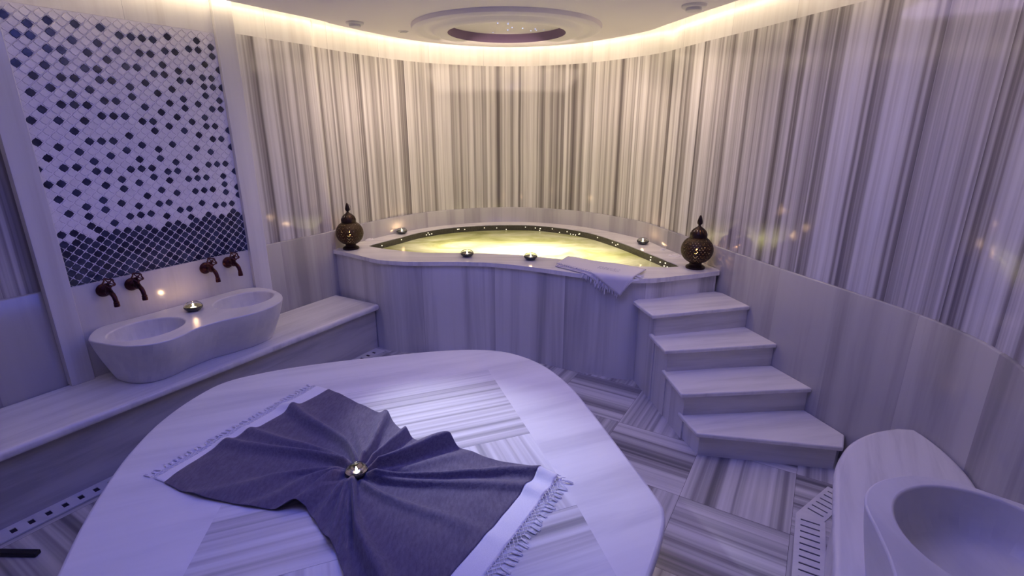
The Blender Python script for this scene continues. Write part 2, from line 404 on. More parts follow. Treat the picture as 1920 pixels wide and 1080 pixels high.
DARK = {(-3,13),(-2,0),(-2,10),(-2,18),(-2,22),(-2,32),(-2,40),(-1,7),(-1,15),(-1,27),(-1,37),(0,0),(0,4),(0,10),(0,24),(0,30),(0,34),(1,-1),(1,13),(1,17),(1,37),(1,39),(2,8),(2,22),(2,28),(2,32),(3,1),(3,3),(3,5),(3,13),(3,25),(3,35),(4,0),(4,10),(4,16),(4,20),(4,30),(4,38),(4,40),(5,-1),(5,25),(5,27),(5,33),(5,35),(6,4),(6,6),(6,12),(6,14),(6,18),(6,22),(6,30),(7,-1),(7,1),(7,9),(7,25),(7,37),(8,12),(8,18),(8,28),(8,32),(8,40),(9,-1),(9,5),(9,15),(9,23),(9,35),(10,2),(10,8),(10,10),(10,18),(10,26),(10,30),(10,32),(11,-1),(11,23),(11,37),(12,2),(12,4),(12,12),(12,16),(12,26),(12,30),(12,34),(12,40),(13,-1),(13,9),(13,19),(13,23),(14,-2),(14,2),(14,6),(14,12),(14,14),(14,36),(15,17),(15,27),(15,29),(15,33),(15,39),(16,-2),(16,4),(16,10),(16,12),(16,22),(17,-1),(17,1),(17,7),(17,25),(17,33),(17,39),(18,-2),(18,4),(18,14),(18,16),(18,20),(18,22),(18,30),(18,36),(19,-1),(19,9),(19,11),(19,39),(20,-2),(20,2),(20,6),(20,24),(20,28),(20,32),(20,36),(21,11),(21,13),(21,17),(21,21),(21,39),(22,-2),(22,0),(22,2),(22,26),(22,32),(22,34),(23,-1),(23,9),(23,23),(23,29),(23,37),(24,6),(24,14),(24,20),(24,40),(25,-1),(25,3),(25,9),(25,11),(25,25),(25,27),(25,31),(25,33),(25,37),(26,0),(26,6),(26,16),(26,22),(27,-1),(27,9),(27,19),(27,31),(28,2),(28,6),(28,12),(28,26),(28,34),(28,38),(29,-1),(29,15),(29,21),(29,23),(30,-2),(30,2),(30,12),(30,18),(30,28),(30,30),(30,32),(30,38),(30,40),(31,-1),(31,5),(31,7),(31,9),(31,21),(31,25),(31,35),(32,0),(32,2),(32,12),(32,18),(32,30),(32,32),(33,-1),(33,25),(33,27),(33,37),(33,39),(34,-2),(34,4),(34,6),(34,10),(34,16),(34,20),(34,30),(34,34),(35,1),(35,23),(35,37),(36,16),(36,26),(36,34)}
M_grout = simple('white_grout', (.84, .82, .84), .7)
def tile_mat(name, c1, c2, rough):
    m, nt, p = mat(name); ui = N(nt, 'ShaderNodeUVMap'); n = N(nt, 'ShaderNodeTexNoise', noise_dimensions='2D'); nt.links.new(ui.outputs[0], n.inputs['Vector']); setin(n, Scale=9, Detail=3)
    nt.links.new(ramp(nt, n.outputs[0], [(.35, c1), (.65, c2)]), p.inputs['Base Color']); setin(p, Roughness=rough)
    bp = N(nt, 'ShaderNodeBump'); setin(bp, Strength=.25, Distance=.002); n2 = N(nt, 'ShaderNodeTexNoise', noise_dimensions='2D'); nt.links.new(ui.outputs[0], n2.inputs['Vector']); setin(n2, Scale=120, Detail=2)
    nt.links.new(n2.outputs[0], bp.inputs['Height']); nt.links.new(bp.outputs[0], p.inputs['Normal'])
    return m
M_tw = tile_mat('white_glazed_tile', (.76, .74, .77), (.84, .82, .85), .22)
M_td = tile_mat('navy_glazed_tile', (.012, .012, .035), (.045, .055, .11), .15)
mp = thing('tile_mosaic', 'wall mosaic of white and navy lantern-shaped tiles between the pilasters, solid navy at its foot', 'mosaic', (*SN(-1.325, .01), 1.0))
PX, PZ, OX, OZ = .06039, .0567, -1.7973, 1.31515
def arabesque():
    """one lantern tile: four corners joined by ogee sides"""
    pts = []
    cor = [(1, 0), (0, 1), (-1, 0), (0, -1)]
    for k in range(4):
        a, c = Vector(cor[k]), Vector(cor[(k + 1) % 4]); d = c - a; nrm = Vector((d.y, -d.x)).normalized()
        for t_ in (0, .14, .30, .42, .5, .58, .70, .86):
            w_ = {0: 0, .14: -.045, .30: .0, .42: .035, .5: .045, .58: .035, .70: .0, .86: -.045}[t_]
            pts.append(a + d * t_ + nrm * w_)
    return pts
AR = arabesque()
def clip(poly, lo, hi):
    for ax in (0, 1):
        for sgn, lim in ((1, lo[ax]), (-1, -hi[ax])):
            out = []
            for i in range(len(poly)):
                a, c = poly[i - 1], poly[i]; fa, fc = sgn * a[ax] - lim, sgn * c[ax] - lim
                if fa >= 0: 
                    out.append(a)
                    if fc < 0: t_ = fa / (fa - fc); out.append((a[0] + (c[0] - a[0]) * t_, a[1] + (c[1] - a[1]) * t_))
                elif fc >= 0: t_ = fa / (fa - fc); out.append((a[0] + (c[0] - a[0]) * t_, a[1] + (c[1] - a[1]) * t_))
            poly = out
            if len(poly) < 3: return []
    return poly
bmw = bmesh.new(); bmd = bmw
vs_ = [bmw.verts.new((*SN(s_, n_), z_)) for z_ in (1.008, 2.512) for s_, n_ in ((-1.885, .004), (-.765, .004), (-.765, .034), (-1.885, .034))]
for q_ in ((0, 1, 2, 3), (4, 5, 6, 7), (0, 1, 5, 4), (1, 2, 6, 5), (2, 3, 7, 6), (3, 0, 4, 7)): bmw.faces.new([vs_[k] for k in q_])
for i in range(-4, 38):
    for j in range(-14, 44):
        if (i + j) % 2: continue
        cx, cz = OX + i * PX / 2, OZ + j * PZ / 2
        low = j < 0 and j != -1 and not (j == -2 and i in (2, 10, 26)) or ((i, j) in DARK)
        dark = ((i, j) in DARK) or j <= -2 and not (j == -1)
        for sc, h in ((.90, .0365), ):
            poly = [(cx + p.x * PX / 2 * sc, cz + p.y * PZ / 2 * sc) for p in AR]
            inner = [(cx + p.x * PX / 2 * sc * .88, cz + p.y * PZ / 2 * sc * .88) for p in AR]
            lo, hi = (-1.882, 1.011), (-.768, 2.509)
            full_in = all(lo[0] < p[0] < hi[0] and lo[1] < p[1] < hi[1] for p in poly)
            B_ = bmd if dark else bmw; uvl = B_.loops.layers.uv.verify(); ro = (random.random() * 50, random.random() * 50)
            def V(p, n_): w_ = SN(p[0], n_); return B_.verts.new((w_.x, w_.y, p[1]))
            if full_in:
                a = [V(p, .0342) for p in poly]; c = [V(p, .0378) for p in inner]
                fs = [B_.faces.new((a[k], a[(k + 1) % len(a)], c[(k + 1) % len(a)], c[k])) for k in range(len(a))] + [B_.faces.new(c)]
            else:
                poly = clip(poly, lo, hi)
                if len(poly) < 3: continue
                a = [V(p, .0342) for p in poly]; c = [V(p, .0372) for p in poly]
                try: fs = [B_.faces.new((a[k], a[(k + 1) % len(a)], c[(k + 1) % len(a)], c[k])) for k in range(len(a))] + [B_.faces.new(c)]
                except Exception: continue
            for f in fs:
                f.material_index = 2 if dark else 1
                for l in f.loops: l[uvl].uv = (l.vert.co.x + l.vert.co.y * .5 + ro[0], l.vert.co.z + ro[1])
rel(finish('tile_face', bmw, [M_grout, M_tw, M_td], smooth=False), mp)

# ------------------------------------------------------------------ taps
def make_tap():
    """bronze garden-style tap; x = along wall, y = out of the wall"""
    t = thing('bronze_tap', 'x', 'tap')
    R = Matrix.Rotation(-PI / 2, 4, 'X')
    bm = bmesh.new(); lathe(bm, [(0, 0), (.036, 0), (.038, .004), (.037, .010), (.031, .016), (.028, .022), (.018, .026), (.0125, .030), (.0125, .034), (0, .034)], 28, R); finish('wall_flange', bm, M_bronze, t)
    bm = bmesh.new()
    tube(bm, [(0, .03, 0), (0, .05, 0), (0, .075, 0), (0, .095, -.004)], .01, 14, radii=[.0125, .0135, .016, .0135])
    bmesh.ops.create_uvsphere(bm, u_segments=16, v_segments=10, radius=.019, matrix=Matrix.Translation((0, .072, 0)))
    lathe(bm, [(0, 0), (.014, 0), (.014, .018), (.017, .018), (.017, .026), (.010, .030), (.009, .040), (0, .040)], 16, Matrix.Translation((0, .072, .01)))
    finish('valve_body', bm, M_bronze, t)
    bm = bmesh.new()
    tube(bm, [(0, .09, -.002), (0, .108, -.008), (0, .122, -.022), (0, .128, -.040), (0, .130, -.052)], .01, 14, radii=[.0125, .0125, .012, .0118, .0115])
    lathe(bm, [(0, 0), (.0115, 0), (.014, -.002), (.014, -.008), (.0125, -.010), (.0145, -.013), (.0145, -.028), (.010, -.028), (.010, -.012), (0, -.012)], 18, Matrix.Translation((0, .130, -.048)))
    finish('spout', bm, M_bronze, t)
    bm = bmesh.new()
    lathe(bm, [(0, .035), (.005, .035), (.005, .060), (.008, .060), (.008, .070), (0, .072)], 12, Matrix.Translation((0, .072, .01)))
    zc = .072
    n_ = 30
    ring = [(.026 * (1 + .14 * math.cos(5 * 2 * PI * k / n_)) * math.cos(2 * PI * k / n_), .072 + .026 * (1 + .14 * math.cos(5 * 2 * PI * k / n_)) * math.sin(2 * PI * k / n_), zc) for k in range(n_ + 1)]
    tube(bm, ring, .0042, 8)
    for k in range(5):
        a = 2 * PI * k / 5; tube(bm, [(.006 * math.cos(a), .072 + .006 * math.sin(a), zc), (.029 * math.cos(a), .072 + .029 * math.sin(a), zc)], .0034, 6)
    bmesh.ops.rotate(bm, verts=bm.verts[:], cent=(0, .072, .045), matrix=Matrix.Rotation(math.radians(-52), 3, 'X'))
    bmesh.ops.translate(bm, verts=bm.verts[:], vec=(0, .0, -.006))
    finish('handwheel', bm, M_bronze, t)
    return t
def copy_tree(o, parent=None):
    c = o.copy(); C.objects.link(c)
    if parent: c.parent = parent; c.matrix_parent_inverse = o.matrix_parent_inverse.copy()
    for ch in [x for x in o.children]: copy_tree(ch, c)
    return c
tap0 = make_tap()
taps = [(-1.728, .955, 'dark bronze tap with a five-lobed handwheel, nearest to the left pilaster'), (-1.574, .953, 'dark bronze tap second from the left pilaster, above the left bowl of the double basin'),
        (-1.105, .950, 'dark bronze tap third from the left pilaster, just right of the basin candle'), (-.937, .955, 'dark bronze tap nearest to the right pilaster, above the right bowl')]
for k, (s, z, lb) in enumerate(taps):
    o = tap0 if k == 0 else copy_tree(tap0)
    p = SN(s, .0365); o.location = (p.x, p.y, z - .004); o.rotation_euler = (0, 0, math.atan2(NN.y, NN.x) - PI / 2)
    tag(o, lb, 'tap', 'bronze taps over the double basin'); o.scale = (1.08,) * 3

# ------------------------------------------------------------------ basins
def basin(name, outer, bottom, holes, z0, z1, depth, mt, label, loc):
    """outer/bottom: closed loops of equal count; holes: closed loops with centre"""
    t = thing(name, label, 'basin', loc)
    bm = bmesh.new(); n = len(outer)
    vb = [bm.verts.new((p.x, p.y, z0)) for p in bottom]
    mids = []
    for tt in (.25, .5, .75, .95):
        k = math.sin(tt * PI / 2) ** 1.0
        mids.append([bm.verts.new((q.x + (p.x - q.x) * (tt * .6 + k * .4), q.y + (p.y - q.y) * (tt * .6 + k * .4), z0 + (z1 - z0) * tt)) for p, q in zip(outer, bottom)])
    vt = [bm.verts.new((p.x, p.y, z1)) for p in outer]
    rings = [vb] + mids + [vt]
    for A, B_ in zip(rings, rings[1:]):
        for k in range(n): bm.faces.new((A[k], A[(k + 1) % n], B_[(k + 1) % n], B_[k]))
    bm.faces.new(vb[::-1])
    es = [bm.edges.get((vt[k], vt[(k + 1) % n])) for k in range(n)]
    for c, hl in holes:
        m_ = len(hl); prev = None
        for fr, dz in ((1, 0), (.985, .10), (.96, .35), (.90, .62), (.78, .82), (.55, .94), (.25, .99)):
            rg = [bm.verts.new((c.x + (p.x - c.x) * fr, c.y + (p.y - c.y) * fr, z1 - depth * dz)) for p in hl]
            if prev is None: es += [bm.edges.new((rg[k], rg[(k + 1) % m_])) for k in range(m_)]
            else:
                for k in range(m_): bm.faces.new((prev[k], prev[(k + 1) % m_], rg[(k + 1) % m_], rg[k]))
            prev = rg
        bm.faces.new(prev)
    bmesh.ops.triangle_fill(bm, edges=es, use_beauty=True)
    bmesh.ops.recalc_face_normals(bm, faces=bm.faces[:])
    box_uv(bm, (1, 0))
    o = finish('bowl_body', bm, mt, None, ang=40); rel(o, t); bevel(o, .007, 3, 50)
    return t
def oval(c, ax, a, bx, n=48, pw=2.0):
    ay = Vector((ax.y, -ax.x)); out = []
    for k in range(n):
        th = 2 * PI * k / n; out.append(c + ax * a * math.cos(th) + ay * bx * math.sin(th))
    return out
ZB = .73
oc = catmull([SN(*q) for q in [(-1.915, .29), (-1.912, .19), (-1.80, .045), (-1.62, .04), (-1.34, .04), (-1.08, .04), (-.88, .045), (-.79, .12), (-.765, .25), (-.80, .42), (-.90, .56), (-1.06, .625), (-1.20, .62), (-1.36, .575), (-1.50, .575), (-1.64, .62), (-1.76, .60), (-1.86, .49)]], 5, closed=True)
ob = catmull([SN(*q) for q in [(-1.82, .24), (-1.815, .17), (-1.74, .045), (-1.60, .04), (-1.34, .04), (-1.08, .04), (-.93, .045), (-.86, .12), (-.84, .23), (-.86, .34), (-.93, .42), (-1.06, .45), (-1.20, .435), (-1.36, .40), (-1.50, .41), (-1.64, .435), (-1.74, .41), (-1.80, .33)]], 5, closed=True)
c1, c2 = SN(-1.655, .315), SN(-1.015, .305)
basin('double_basin', oc, ob, [(c1, oval(c1, U, .205, .175)), (c2, oval(c2, U, .205, .165))], .425, ZB, .17, M_basin, 'carved white marble double basin with two oval bowls standing on the long bench', (*SN(-1.34, .3), .425))

# ------------------------------------------------------------------ right ledge, right basin
ledge_front = catmull([(.62, .60), (.85, .98), (1.09, 1.366), (1.337, 1.777), (1.437, 1.934), (1.529, 2.043), (1.646, 2.149), (1.80, 2.232), (1.95, 2.27)], 6)
wallr = [p for p in offset_path(full, -.022) if p.x > 1.2 and p.y < 2.27 and p.y > .4]
poly = ledge_front + [Vector((2.035, 2.262))] + wallr[1:] + [Vector((1.5, .45)), Vector((.9, .42))]
t = thing('marble_ledge', 'rounded pale marble ledge against the right wall carrying the near basin', 'bench', (1.5, 1.4, 0))
inner = offset_path(ledge_front, -.035)
rel(prism('front_panel', inner + [Vector((2.0, 2.20))] + wallr[2:] + [Vector((1.5, .5)), Vector((.95, .5))], 0, .40, M_pool, uvdir=U), t)
q = rel(prism('seat_slab', poly, .40, .45, M_slab, uvdir=U, off=(3, 1)), t); bevel(q, .022, 5)
ZR = .74
ro = catmull([Vector(q) for q in [(.93, .90), (1.00, 1.02), (1.06, 1.14), (1.10, 1.25), (1.14, 1.37), (1.205, 1.45), (1.30, 1.50), (1.42, 1.516), (1.52, 1.485), (1.60, 1.42), (1.68, 1.34), (1.735, 1.22), (1.735, 1.0), (1.72, .75), (1.6, .55), (1.3, .48), (1.0, .55), (.90, .72)]], 5, closed=True)
cc = Vector((1.36, 1.0))
rb = [cc + (p - cc) * .86 for p in ro]
h1 = Vector((1.42, 1.21)); h2 = Vector((1.32, .74))
basin('oval_basin', ro, rb, [(h1, oval(h1, U, .25, .245)), (h2, oval(h2, U, .18, .22))], .45, ZR, .17, M_basin, 'large white marble basin in the near right corner on the curved ledge', (1.36, 1.0, .45))

# ------------------------------------------------------------------ pool
LZ = .84
lip_out = [(-1.663, 4.575), (-1.46, 4.44), (-1.252, 4.275), (-1.14, 4.195), (-1.03, 4.153), (-.90, 4.125), (-.739, 4.117), (-.55, 4.12), (-.358, 4.112), (-.21, 4.088), (-.074, 4.047), (.065, 3.995), (.199, 3.93), (.33, 3.86), (.455, 3.789), (.58, 3.73), (.699, 3.685), (.82, 3.635), (.938, 3.618), (1.07, 3.632), (1.21, 3.68), (1.42, 3.755), (1.615, 3.835)]
lip_front = catmull(lip_out, 4)
ow = offset_path(full, -.020)
wallb = [p for i, p in enumerate(ow) if nl - 4 < i < len(ow) and p.y > 3.86 and p.y > 4.575 - 3 * max(0, -p.x - 1.2) * 0 ]
wallb = [p for p in ow if (p.y > 4.60 and p.x < 0) or (p.y > 3.86 and p.x >= 0)]
outer = lip_front + wallb[::-1]
inn = catmull([(-1.348, 4.735), (-1.27, 4.90), (-1.148, 5.10), (-.97, 5.40), (-.66, 5.67), (-.30, 5.80), (.0, 5.83), (.25, 5.80), (.521, 5.655), (.806, 5.376), (1.031, 4.935), (1.199, 4.461), (1.29, 4.18), (1.345, 4.00), (1.29, 3.955), (1.144, 3.955), (.78, 4.04), (.376, 4.226), (.07, 4.355), (-.127, 4.40), (-.422, 4.44), (-.65, 4.44), (-.818, 4.455), (-1.105, 4.566), (-1.27, 4.66)], 6, closed=True)
pool = thing('whirlpool_bath', 'raised marble whirlpool bath with glowing water in the curved back of the room', 'pool', (0, 4.7, 0))
bm = bmesh.new()
def ringfill(z):
    ov = [bm.verts.new((p.x, p.y, z)) for p in outer]; iv = [bm.verts.new((p.x, p.y, z)) for p in inn]
    es = [bm.edges.new((a, b_)) for a, b_ in zip(ov, ov[1:] + ov[:1])] + [bm.edges.new((a, b_)) for a, b_ in zip(iv, iv[1:] + iv[:1])]
    bmesh.ops.triangle_fill(bm, edges=es, use_beauty=True); return ov, iv
o1, i1 = ringfill(LZ - .035); o2, i2 = ringfill(LZ)
for A, B_ in ((o1, o2), (i1, i2)):
    for k in range(len(A)): bm.faces.new((A[k], A[(k + 1) % len(A)], B_[(k + 1) % len(A)], B_[k]))
bmesh.ops.recalc_face_normals(bm, faces=bm.faces[:]); box_uv(bm, (1, 0))
lip = rel(finish('rim_slab', bm, M_slab), pool); bevel(lip, .012, 4, 50)
# body: wall under the rim
body_in = offset_path(lip_front, .03)
bin2 = offset_path(lip_front, .16)
bm = bmesh.new(); uvl = bm.loops.layers.uv.verify(); d = 0
us = [0]
for a, b_ in zip(body_in, body_in[1:]): us.append(us[-1] + (b_ - a).length)
m0 = [(bm.verts.new((p.x, p.y, 0)), bm.verts.new((p.x, p.y, LZ - .035)), bm.verts.new((q.x, q.y, LZ - .035)), bm.verts.new((q.x, q.y, 0))) for p, q in zip(body_in, bin2)]
for i in range(len(m0) - 1):
    for k in range(4):
        f = bm.faces.new((m0[i][k], m0[i][(k + 1) % 4], m0[i + 1][(k + 1) % 4], m0[i + 1][k]))
        for l, (ii, v) in zip(f.loops, ((i, m0[i][k]), (i, m0[i][(k + 1) % 4]), (i + 1, m0[i + 1][(k + 1) % 4]), (i + 1, m0[i + 1][k]))): l[uvl].uv = (us[ii] + .22, v.co.z)
bm.faces.new(m0[0]); bm.faces.new(m0[-1][::-1])
rel(finish('front_panel', bm, M_pool), pool)
# dark mosaic band round the inside, with little bright dots
def dark_tile():
    m, nt, p = mat('dark_pool_mosaic'); tc = N(nt, 'ShaderNodeUVMap'); br = N(nt, 'ShaderNodeTexBrick'); nt.links.new(tc.outputs[0], br.inputs['Vector'])
    br.offset = 0; setin(br, Color1=(.035, .035, .03, 1), Color2=(.07, .065, .05, 1), Mortar=(.11, .10, .08, 1), Scale=1.0); br.inputs['Mortar Size'].default_value = .0012; br.inputs['Brick Width'].default_value = .012; br.inputs['Row Height'].default_value = .012
    nt.links.new(br.outputs[0], p.inputs['Base Color']); setin(p, Roughness=.15); return m
M_dt = dark_tile()
inn_c = inn; ins = offset_path(inn, .0, closed=True)
bm = bmesh.new(); uvl = bm.loops.layers.uv.verify(); cen = Vector((0, 4.8)); L_ = 0
inm = [p - (p - cen).normalized() * .005 for p in inn]; inf = [p + (p - cen).normalized() * .03 for p in inn]
for k in range(len(inn)):
    k2 = (k + 1) % len(inn); dl = (inn[k2] - inn[k]).length
    A = [(inm[k], .30), (inm[k2], .30), (inm[k2], LZ - .007), (inm[k], LZ - .007)]
    f = bm.faces.new([bm.verts.new((p.x, p.y, z)) for p, z in A])
    for l, q in zip(f.loops, ((L_, .3), (L_ + dl, .3), (L_ + dl, .828), (L_, .828))): l[uvl].uv = q
    L_ += dl
bmesh.ops.remove_doubles(bm, verts=bm.verts[:], dist=1e-5)
bmesh.ops.solidify(bm, geom=bm.faces[:], thickness=.02)
mb = rel(finish_raw('mosaic_band', bm, M_dt, smooth=False), pool)
# pull the band's thickness outward only
bm = bmesh.new(); rnd = random.Random(3)
for k in range(44):
    i = int(rnd.random() * 84); f_ = rnd.random(); p = inn[i] * (1 - f_) + inn[i + 1] * f_
    tdir = (inn[i + 1] - inn[i]).normalized(); nrm = Vector((tdir.y, -tdir.x))
    if nrm.dot(cen - p) < 0: nrm = -nrm
    z = .785 + rnd.random() * .033; ang = math.atan2(tdir.y, tdir.x)
    boxm(bm, (-.0045, -.004, -.0045), (.0045, .004, .0045), Matrix.Translation((p.x + nrm.x * .006, p.y + nrm.y * .006, z)) @ Matrix.Rotation(ang, 4, 'Z'))
o = rel(finish('bright_dot', bm, M_dot, smooth=False), pool); o['kind'] = 'stuff'; o['label'] = 'tiny bright square dots'
# water
def water_mat():
    m, nt, p = mat('glowing_water'); nt.nodes.remove(p); out = nt.nodes['Material Output']
    tc = N(nt, 'ShaderNodeTexCoord'); n = N(nt, 'ShaderNodeTexNoise'); mp_ = N(nt, 'ShaderNodeMapping'); nt.links.new(tc.outputs['Object'], mp_.inputs[0]); mp_.inputs['Scale'].default_value = (1.0, 1.7, 1)
    nt.links.new(mp_.outputs[0], n.inputs['Vector']); setin(n, Scale=1.5, Detail=5, Roughness=.6, Distortion=.8)
    col = ramp(nt, n.outputs[0], [(.30, (.26, .28, .08)), (.45, (.52, .53, .26)), (.62, (.84, .83, .62))])
    tr = N(nt, 'ShaderNodeBsdfTranslucent'); df = N(nt, 'ShaderNodeBsdfDiffuse'); gl = N(nt, 'ShaderNodeBsdfGlossy'); gl.inputs['Roughness'].default_value = .12
    nt.links.new(col, tr.inputs[0]); nt.links.new(col, df.inputs[0])
    a = N(nt, 'ShaderNodeMixShader'); a.inputs[0].default_value = .35; nt.links.new(tr.outputs[0], a.inputs[1]); nt.links.new(df.outputs[0], a.inputs[2])
    fr = N(nt, 'ShaderNodeFresnel'); fr.inputs[0].default_value = 1.33
    b_ = N(nt, 'ShaderNodeMixShader'); nt.links.new(fr.outputs[0], b_.inputs[0]); nt.links.new(a.outputs[0], b_.inputs[1]); nt.links.new(gl.outputs[0], b_.inputs[2])
    bp = N(nt, 'ShaderNodeBump'); n2 = N(nt, 'ShaderNodeTexNoise'); nt.links.new(tc.outputs['Object'], n2.inputs['Vector']); setin(n2, Scale=9, Detail=3); nt.links.new(n2.outputs[0], bp.inputs['Height']); setin(bp, Strength=.4, Distance=.03)
    for s in (gl, df): nt.links.new(bp.outputs[0], s.inputs['Normal'])
    nt.links.new(b_.outputs[0], out.inputs[0]); return m
WZ = .776
prism_w = rel(prism('water', [p + (cen - p).normalized() * .0055 for p in inn], .32, WZ, water_mat()), pool)
rel(prism('basin_floor', [p + (p - cen).normalized() * .03 for p in inn], .26, .30, M_dt), pool)
light('pool_lamp', 'POINT', (.12, 4.72, .56), 75, (1.0, .88, .62), shadow_soft_size=.08)
light('pool_lamp', 'POINT', (.75, 4.55, .50), 12, (1.0, .86, .60), shadow_soft_size=.08)
light('pool_lamp', 'POINT', (-.55, 5.0, .50), 15, (1.0, .86, .60), shadow_soft_size=.08)

# control discs on the rim
for (x, y, r, lb, gp) in [(-1.425, 5.00, .05, 'flat white round control disc on the pool rim behind the left lantern', 0), (1.375, 4.56, .022, 'small white round button on the pool rim right of the rim candle', 0), (1.41, 4.33, .05, 'flat white round control disc on the pool rim behind the right lantern', 0)]:
    t = thing('rim_control', lb, 'pool control', (x, y, LZ))
    bm = bmesh.new(); lathe(bm, [(0, 0), (r, 0), (r, .004), (r * .9, .008), (r * .6, .009), (r * .58, .006), (0, .006)], 32); finish('flange', bm, M_plastic, t)
    bm = bmesh.new(); lathe(bm, [(0, .006), (r * .5, .006), (r * .5, .011), (r * .4, .013), (0, .013)], 24); finish('button', bm, M_plastic, t)

# ------------------------------------------------------------------ staircase
st = thing('marble_staircase', 'four pale marble steps climbing along the right wall to the pool rim', 'stairs', (1.4, 3.2, 0))
TR = [(.672, [(.90, 3.605), (.965, 3.30), (1.715, 3.489), (1.625, 3.79), (1.60, 3.845), (1.42, 3.80), (1.21, 3.74), (1.07, 3.675), (.95, 3.66)], [(.955, 3.66), (1.005, 3.335), (1.70, 3.51), (1.62, 3.80), (1.60, 3.85), (1.21, 3.73)]),
      (.504, [(.972, 3.384), (1.004, 3.085), (1.805, 3.195), (1.73, 3.512)], [(1.005, 3.40), (1.037, 3.118), (1.79, 3.222), (1.71, 3.52)]),
      (.336, [(1.013, 3.149), (1.044, 2.813), (1.895, 2.885), (1.815, 3.217)], [(1.037, 3.16), (1.078, 2.845), (1.88, 2.913), (1.80, 3.222)]),
      (.168, [(1.057, 2.889), (1.100, 2.646), (1.884, 2.505), (1.965, 2.63), (1.895, 2.915)], [(1.078, 2.90), (1.128, 2.672), (1.87, 2.535), (1.95, 2.64), (1.88, 2.915)])]
wface = offset_path(full, -.0195)
def wall_x(y):
    return max(a.x + (b_.x - a.x) * (y - a.y) / (b_.y - a.y) for a, b_ in zip(wface, wface[1:]) if a.x > 1 and min(a.y, b_.y) <= y <= max(a.y, b_.y) and abs(a.y - b_.y) > 1e-6)
def to_wall(P): return [((wall_x(y) if x > 1.55 and y < 3.83 and not (y < 2.56) else x), y) for x, y in P]
for z, tp, bp_ in TR:
    tp, bp_ = to_wall(tp), to_wall(bp_)
    q = rel(prism('tread', tp, z - .03, z, M_slab, uvdir=(.97, .2), off=(z * 9, z * 5)), st); bevel(q, .009, 4)
    q = rel(prism('riser', bp_, 0, z - .03, [M_riser, M_pool], uvdir=(1, 0), off=(z * 3, z * 7)), st)
    for f in q.data.polygons:
        if f.normal.x < -.7: f.material_index = 1

# ------------------------------------------------------------------ floor grates
def grate(name, org, du, dn, length, width, pitch, slot_u, slot_n, label, first=.03, zt=.006, group=None):
    """strip of marble with real slots; du along, dn across"""
    t = thing(name, label, 'drain grate', (org.x, org.y, 0), group)
    bm = bmesh.new(); v = lambda a, b_, z: bm.verts.new((du.x * a + dn.x * b_, du.y * a + dn.y * b_, z))
    n = int((length - first) / pitch); xs = [0]
    def q(*p): bm.faces.new([v(*x) for x in p])
    n0, n1 = (width - slot_n) / 2, (width + slot_n) / 2
    pos = [(first + k * pitch, first + k * pitch + slot_u) for k in range(n)]
    bounds = [0]
    for a, b_ in pos: bounds += [a, b_]
    bounds.append(length)
    for i in range(len(bounds) - 1):
        a, b_ = bounds[i], bounds[i + 1]
        for lo, hi in ((0, n0), (n0, n1), (n1, width)):
            if i % 2 == 1 and lo == n0:
                q((a, lo, zt), (b_, lo, zt), (b_, lo, -.003), (a, lo, -.003)); q((a, hi, zt), (b_, hi, zt), (b_, hi, -.003), (a, hi, -.003))
                q((a, lo, zt), (a, hi, zt), (a, hi, -.003), (a, lo, -.003)); q((b_, lo, zt), (b_, hi, zt), (b_, hi, -.003), (b_, lo, -.003)); continue
            q((a, lo, zt), (b_, lo, zt), (b_, hi, zt), (a, hi, zt))
    q((0, 0, zt), (length, 0, zt), (length, 0, 0), (0, 0, 0)); q((0, width, zt), (length, width, zt), (length, width, 0), (0, width, 0)); q((0, 0, zt), (0, width, zt), (0, width, 0), (0, 0, 0)); q((length, 0, zt), (length, width, zt), (length, width, 0), (length, 0, 0))
    bmesh.ops.remove_doubles(bm, verts=bm.verts[:], dist=1e-5); bmesh.ops.recalc_face_normals(bm, faces=bm.faces[:])
    for f in bm.faces:
        if f.normal.z < -.5: f.normal_flip()
    box_uv(bm)
    finish_raw('grate_plate', bm, M_grate, t, smooth=False)
    bm = bmesh.new()
    for a, b_ in pos:
        bm.faces.new([v(a, n0, .0015), v(b_, n0, .0015), v(b_, n1, .0015), v(a, n1, .0015)])
    r_ = bmesh.ops.extrude_face_region(bm, geom=bm.faces[:]); bmesh.ops.translate(bm, verts=[x for x in r_['geom'] if isinstance(x, bmesh.types.BMVert)], vec=(0, 0, -.001))
    finish('slot_bottom', bm, M_slot, t, smooth=False)
    return t
grate('drain_grate', SN(-3.2, .502), U, NN, 3.2, .112, .0695, .024, .042, 'long pale marble drain strip with square slots at the foot of the left bench', first=.05)
gd = Vector((1.232 - 1.456, 1.789 - 2.179)).normalized(); gn = Vector((-gd.y, gd.x))
grate('drain_grate', Vector((1.462, 2.172)), gd, gn, 1.2, .132, .0445, .010, .085, 'slotted marble drain plate running toward the camera beside the right ledge', first=.03)
gd2 = Vector((1.80 - 1.456, 2.427 - 2.179)).normalized(); gn2 = Vector((gd2.y, -gd2.x))
grate('drain_grate', Vector((1.462, 2.172)) + gd2 * .0535, gd2, gn2, .30, .115, .0445, .010, .078, 'short slotted marble drain plate angled toward the staircase foot', first=.03)
corner = Vector((1.462, 2.172)); rel(prism('corner_plate', [corner, corner + gn * .131, corner + gd2 * .053], 0, .0059, M_grate), bpy.data.objects['drain_grate.001'])

